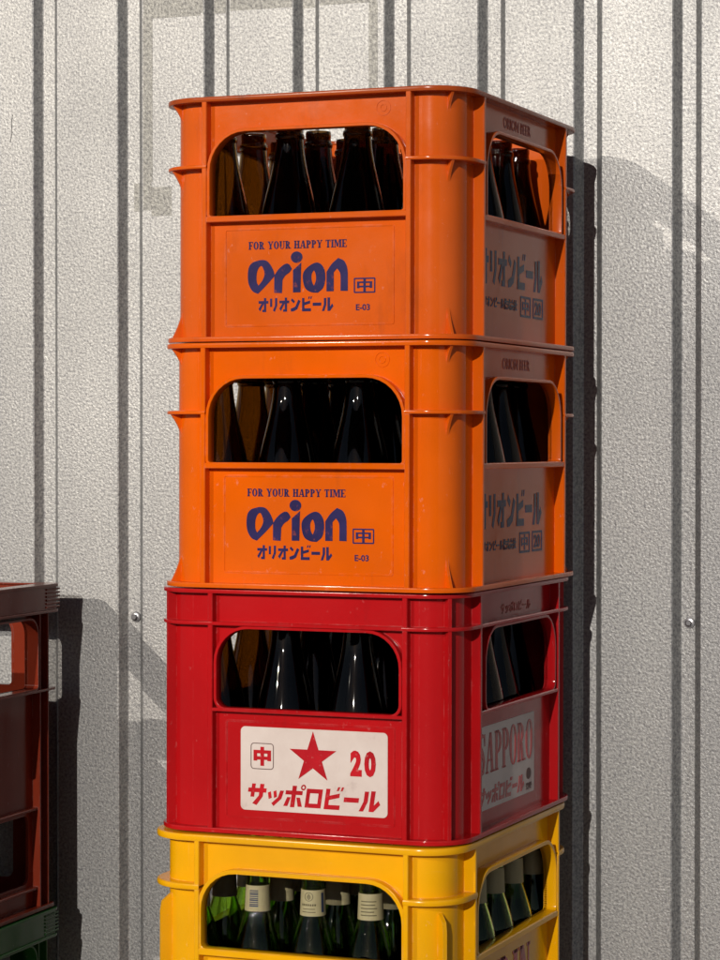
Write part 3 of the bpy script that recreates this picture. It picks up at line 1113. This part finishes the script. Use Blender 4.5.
KEEP = {'o1': None, 'o2': None, 'red': None, 'yel': None}
fill_brown(0, 0.909 + 2 * CH, 'topmost orange crate', KEEP['o1'])
fill_brown(1, 0.909 + CH, 'lower orange crate', KEEP['o2'])
fill_brown(2, 0.909, 'red crate', KEEP['red'])
fill_green(3, 0.909 - CH, KEEP['yel'])
bpy.data.objects.remove(brown)
bpy.data.objects.remove(amber)
bpy.data.objects.remove(green)


# ------------------------------------------------------------------ tall sake crates at the left
def tall_crate(W, D, H, mname, x, y, z, label, open_z, low_z):
    root = empty('bottle_crate', (x, y, z), (0, 0, math.radians(0.5)))
    i, t = 0.022, 0.004
    w, d = W / 2 - i, D / 2 - i
    rb = 0.012
    P = Part()
    for s in (-1, 1):
        for (half, mx, off) in ((w, XZ, d), (d, YZ, w)):
            hx = half - 0.048
            holes = [loop_rr(-hx, hx, H + open_z[0], H + open_z[1], (0.006, 0.006, 0.024, 0.024), 6)]
            if low_z:
                n = 2
                pw = (2 * hx - 0.014) / n
                for kx in range(n):
                    a = -hx - 0.004 + kx * (pw + 0.016)
                    holes.append(loop_rr(a, a + pw + 0.004, low_z[0], low_z[1], 0.012, 5))
            tr = Matrix.Translation((0, s * (off - t / 2), 0)) if mx is XZ else Matrix.Translation((s * (off - t / 2), 0, 0))
            e = half if mx is XZ else half - t - 0.0002
            P.plate([[(-e, 0.004), (e, 0.004), (e, H - 0.002), (-e, H - 0.002)]] + holes, t / 2, tr @ mx)
            # lip round the hand hole
            lp = 0.003
            ring = loop_rr(-hx - lp, hx + lp, H + open_z[0] - lp, H + open_z[1] + lp, (0.009, 0.009, 0.027, 0.027), 6)
            mid = off + i * 0.30
            tr = Matrix.Translation((0, s * mid, 0)) if mx is XZ else Matrix.Translation((s * mid, 0, 0))
            P.plate([ring, loop_rr(-hx, hx, H + open_z[0], H + open_z[1], (0.006, 0.006, 0.024, 0.024), 6)], i * 0.5, tr @ mx)
            # ribs at the corners, and thin horizontal band lines
            for q in (-1, 1):
                for off2 in (0.004, 0.030):
                    a = q * (half - off2)
                    if mx is XZ:
                        ya, yb = sorted((s * (off - 0.001), s * (off + i * 0.55)))
                        P.box(a - 0.002, a + 0.002, ya, yb, 0.006, H - 0.042, 0.0007)
                    else:
                        xa, xb = sorted((s * (off - 0.001), s * (off + i * 0.55)))
                        P.box(xa, xb, a - 0.002, a + 0.002, 0.006, H - 0.042, 0.0007)
            if low_z:
                for zz in (low_z[1] + 0.006, low_z[0] - 0.010):
                    if mx is XZ:
                        ya, yb = sorted((s * (off - 0.001), s * (off + i * 0.4)))
                        P.box(-half + 0.031, half - 0.031, ya, yb, zz, zz + 0.004, 0.0007)
                    else:
                        xa, xb = sorted((s * (off - 0.001), s * (off + i * 0.4)))
                        P.box(xa, xb, -half + 0.031, half - 0.031, zz, zz + 0.004, 0.0007)
    # grip grooves on the rim's corners
    for q in (-1, 1):
        for s in (-1, 1):
            for kz in range(6):
                z0 = H - 0.036 + kz * 0.0052
                xa, xb = sorted((q * (w + i * 0.5), q * (w + i * 0.90)))
                ya, yb = sorted((s * (d - 0.024), s * (d + i * 0.90)))
                P.box(xa, xb, ya, yb, z0, z0 + 0.0030, 0.0005)
    # bottle partition
    zt = H * 0.45
    P.box(-w + t, w - t, -0.0018, 0.0018, 0.014, zt, 0)
    for kx in (-1, 1):
        P.box(kx * w / 3 - 0.0018, kx * w / 3 + 0.0018, -d + t, d - t, 0.015, zt - 0.003, 0)
    P.build('body', M[mname], root)
    Q = Part()
    inn = [loop_rr(-w + t, w - t, -d + t, d - t, 0.008, 4)]
    Q.plate([loop_rr(-W / 2, W / 2, -D / 2, D / 2, 0.016, 5)] + inn, 0.0024, Matrix.Translation((0, 0, H - 0.0027)), 0.0008)
    Q.plate([loop_rr(-w - i * 0.84, w + i * 0.84, -d - i * 0.84, d + i * 0.84, 0.010, 5), loop_rr(-w + 0.001, w - 0.001, -d + 0.001, d - 0.001, 0.010, 4)], 0.0165, Matrix.Translation((0, 0, H - 0.0217)))
    Q.plate([loop_rr(-W / 2, W / 2, -D / 2, D / 2, 0.016, 5)] + [loop_rr(-w + 0.001, w - 0.001, -d + 0.001, d - 0.001, 0.01, 4)], 0.0020, Matrix.Translation((0, 0, H - 0.0405)), 0.0008)
    Q.build('rim', M[mname], root)
    Q = Part()
    zl = H + open_z[0] - 0.004
    Q.plate([loop_rr(-W / 2 + 0.004, W / 2 - 0.004, -D / 2 + 0.002, D / 2 - 0.002, 0.016, 5)] + [loop_rr(-w + 0.001, w - 0.001, -d + 0.001, d - 0.001, 0.01, 4)], 0.0018, Matrix.Translation((0, 0, zl)), 0.0007)
    Q.build('ledge', M[mname], root)
    Q = Part()
    Q.plate([loop_rr(-W / 2 + 0.006, W / 2 - 0.006, -D / 2 + 0.006, D / 2 - 0.006, 0.014, 5)] + [loop_rr(-w + t, w - t, -d + t, d - t, 0.008, 4)], 0.0030, Matrix.Translation((0, 0, 0.0045)), 0.0008)
    Q.plate([loop_rr(-w + 0.003, w - 0.003, -d + 0.003, d - 0.003, 0.009, 4)], 0.002, Matrix.Translation((0, 0, 0.011)))
    Q.build('base', M[mname], root)
    tag(root, label, 'crate', 'tall plastic crates stacked at the left')
    return root


def rim_emblem(root, x, z, cy):
    P = Part()
    for r in (0.0050, 0.0085, 0.0120):
        for a0, a1 in ((-60, 70), (110, 250)):
            P.plate([[(cy + q[0], z + q[1]) for q in arc(0, 0, r, a0, a1, 8)] + [(cy + q[0], z + q[1]) for q in arc(0, 0, r - 0.0020, a1, a0, 8)]], 0.0003, side_place(x))
    P.plate([[(cy - 0.060, z - 0.006), (cy - 0.020, z - 0.006), (cy - 0.020, z - 0.002), (cy - 0.060, z - 0.002)]], 0.0003, side_place(x))
    P.plate([[(cy - 0.060, z + 0.002), (cy - 0.020, z + 0.002), (cy - 0.020, z + 0.006), (cy - 0.060, z + 0.006)]], 0.0003, side_place(x))
    P.build('emblem', M['faded'], root)


M['faded'] = plain('faded_print', (0.16, 0.10, 0.09), 0.3, var=0.4, scale=60)
PX, PY = -1.668 - 0.180, 3.349 - 0.250
mar = tall_crate(0.360, 0.500, 0.478, 'maroon', PX, PY, 0.708, 'empty tall maroon plastic bottle crate with hand holes, on the green crate', (-0.151, -0.050), (0.042, 0.142))
rim_emblem(mar, 0.360 / 2 - 0.022 * 0.16 + 0.0002, 0.478 - 0.022, -0.030)
tall_crate(0.356, 0.496, 0.354, 'green', PX, PY, 0.354, 'dark green plastic bottle crate under the maroon crate', (-0.120, -0.045), None)
tall_crate(0.356, 0.496, 0.354, 'green', PX - 0.004, PY, 0.0, 'dark green plastic bottle crate on the ground, lowest at the left', (-0.120, -0.045), None)

# ------------------------------------------------------------------ corrugated metal wall
PITCH, X0, GD = 0.14057, -1.75566, 0.0150
wx0, wx1 = -44, 40
bm = bmesh.new()
prof = []
for k in range(wx0, wx1):
    a = X0 + PITCH * k                               # right edge of a wide panel
    g0, g1 = a + 0.0098, a + 0.0295                  # groove floor
    b_ = a + 0.0392                                  # left edge of the next panel
    prof += [(a - 0.0012, 0), (a + 0.0006, 0.0009), (g0 - 0.0008, GD - 0.0008), (g0 + 0.0006, GD), (g1 - 0.0004, GD), (g1 + 0.0006, GD - 0.0008), (b_ - 0.0008, 0.0012), (b_ + 0.0012, 0)]
cols = [(bm.verts.new((x, YW + y, 0)), bm.verts.new((x, YW + y, 3.4))) for x, y in prof]
for p, q2 in zip(cols, cols[1:]):
    bm.faces.new((p[0], q2[0], q2[1], p[1]))
back = [(bm.verts.new((x, YW + y + 0.0012, 0)), bm.verts.new((x, YW + y + 0.0012, 3.4))) for x, y in prof]
for p, q2 in zip(back, back[1:]):
    bm.faces.new((p[1], q2[1], q2[0], p[0]))
for (p, q2), (a, b2) in zip(zip(cols, cols[1:]), zip(back, back[1:])):
    bm.faces.new((p[1], q2[1], b2[1], a[1]))
wroot = empty('metal_wall', (0, YW, 0))
tag(wroot, 'grey embossed metal sheet wall with narrow vertical grooves behind the crates', 'wall')
for v in bm.verts:
    v.co.y -= YW
P = Part()
P.bm.free()
P.bm = bm
P.build('sheet', M['wall'], wroot, 3)
for gx in (-1.5925, -0.7500):
    sc_ = empty('screw', (gx, GD, 1.1310 if gx < -1 else 1.1425))
    sc_.parent = wroot
    P = Part()
    P.lathe([(0, -0.0032), (0.0072, -0.0030), (0.0078, -0.0010), (0.0074, 0.0002)], 32)
    o = P.build('washer', M['steel'], sc_)
    o.rotation_euler = (-PI / 2, 0, 0)
    P = Part()
    P.lathe([(0, -0.0002), (0.0058, 0.0), (0.0058, 0.0008), (0.0034, 0.0012)], 24)
    P.lathe([(0.0040, 0.0), (0.0040, 0.0050), (0.0034, 0.0058), (0, 0.0058)], 6)
    o = P.build('head', M['steel'], sc_, 20)
    o.rotation_euler = (PI / 2, 0, 0)
    o.location = (0, -0.003, 0)
# reflected-light pattern on the wall painted as darker bands, only on the flat faces
P = Part()
def band(x0, x1, z0, z1):
    for k in range(-4, 10):
        a = X0 + PITCH * k
        for (fa, fb, yy) in ((a - PITCH + 0.0415, a - 0.0015, 0.0), (a + 0.0085, a + 0.0285, GD)):
            lo, hi = max(fa, x0), min(fb, x1)
            if hi - lo > 0.002:
                P.box(lo, hi, yy - 0.00035, yy - 0.00005, z0, z1, 0)
band(-1.573, -1.480, 2.022, 2.060)
band(-1.574, -1.558, 1.780, 2.0218)
band(-1.595, -1.560, 1.738, 1.7798)
band(-1.5598, -1.527, 1.729, 1.772)
band(-1.4798, -1.205, 2.026, 2.060)
band(-1.217, -1.2035, 1.890, 2.0258)
P.build('reflection_bands', M['refl_band'], wroot)
# thin scratch low on the left panel
P = Part()
pts = [(-1.7905, 1.889), (-1.7925, 1.874), (-1.7915, 1.862), (-1.7945, 1.848)]
for (xa, za), (xb, zb) in zip(pts, pts[1:]):
    P.plate([[(xa - 0.0004, za), (xb - 0.0004, zb), (xb + 0.0005, zb), (xa + 0.0005, za)]], 0.00015, Matrix.Translation((0, -0.0002, 0)) @ XZ)
P.build('scratch', M['washer'], wroot)

# ------------------------------------------------------------------ ground
bm = bmesh.new()
for x, y in ((-150, -150), (150, -150), (150, 150), (-150, 150)):
    bm.verts.new((x, y, 0))
bm.faces.new(bm.verts)
P = Part()
P.bm.free()
P.bm = bm
g = P.build('ground', M['concrete'])
g['kind'] = 'structure'

# ------------------------------------------------------------------ unseen lamp added as stand-in source of the second shadow
LX, LY, LZ = -6.07, -8.10, 5.27
lamp = tag(empty('added_lamp', (LX - 1.2, LY, 0)), 'unseen grey lamp post added to cast the second shadow', 'street lamp')
P = Part()
P.lathe([(0.12, 0), (0.12, 0.35), (0.07, 0.42), (0.05, 5.1)], 20)
P.build('pole', M['pole'], lamp)
P = Part()
P.box(0.0, 1.25, -0.025, 0.025, 5.36, 5.41, 0.006)
P.box(-0.05, 0.05, -0.05, 0.05, 5.05, 5.42, 0.01)
P.build('arm', M['pole'], lamp)
P = Part()
P.box(0.95, 1.45, -0.11, 0.11, 5.40, 5.50, 0.02)
hd = P.build('lamp_head', M['pole'], lamp)
P = Part()
P.box(1.00, 1.40, -0.09, 0.09, 5.345, 5.359, 0.004)
P.build('lens', M['lens'], hd)
ll = bpy.data.lights.new('lamp_light', 'SPOT')
ll.energy = 5300
ll.spot_size = math.radians(20)
ll.spot_blend = 1.0
ll.shadow_soft_size = 0.04
ll.color = (1.0, 0.90, 0.76)
lo = bpy.data.objects.new('lamp_light', ll)
COL.objects.link(lo)
lo.location = (LX, LY, LZ)
lo.rotation_euler = (Vector((-2.0, 3.43, 1.15)) - Vector((LX, LY, LZ))).to_track_quat('-Z', 'Y').to_euler()

# ------------------------------------------------------------------ unseen block added so glass and plastic mirror something dark
M['render'] = plain('dark_rendered_wall', (0.10, 0.09, 0.08), 0.9, var=0.3, scale=3)
M['roofing'] = plain('dark_roofing', (0.06, 0.06, 0.065), 0.7, var=0.3, scale=5)
wh = tag(empty('added_building', (-2, -30, 0)), 'unseen long dark block with a low gable roof, added for its reflection', 'sky blocker')
P = Part()
P.box(-26, 26, -8, 0, 0, 5.6, 0)
P.build('wall', M['render'], wh)
P = Part()
P.plate([[(-8.4, 5.61), (0.4, 5.61), (-4.0, 7.2)]], 26.3, YZ)
P.build('roof', M['roofing'], wh)
for x in (-12, 4):
    P = Part()
    P.box(x - 2, x + 2, 0.003, 0.06, 0, 4.2, 0)
    P.build('door', M['pole'], wh)

# ------------------------------------------------------------------ unseen roof added overhead to keep sky reflections off the bottles
aw = tag(empty('added_awning', (0, 0, 0)), 'unseen dark corrugated roof on two posts, added to block the sky', 'added_awning')
P = Part()
zz = [(-5.2 + 0.1 * k, 4.0 + (0.02 if k % 2 else -0.02)) for k in range(80)]
P.plate([zz + [(x, z + 0.004) for x, z in reversed(zz)]], 2.6, Matrix.Translation((0, -0.45, 0)) @ XZ)
P.build('roof', M['roofing'], aw)
for x in (-5.1, 2.6):
    P = Part()
    P.lathe([(0.05, 0.0), (0.05, 3.97)], 16, (x, -2.95, 0))
    P.build('post', M['pole'], aw)
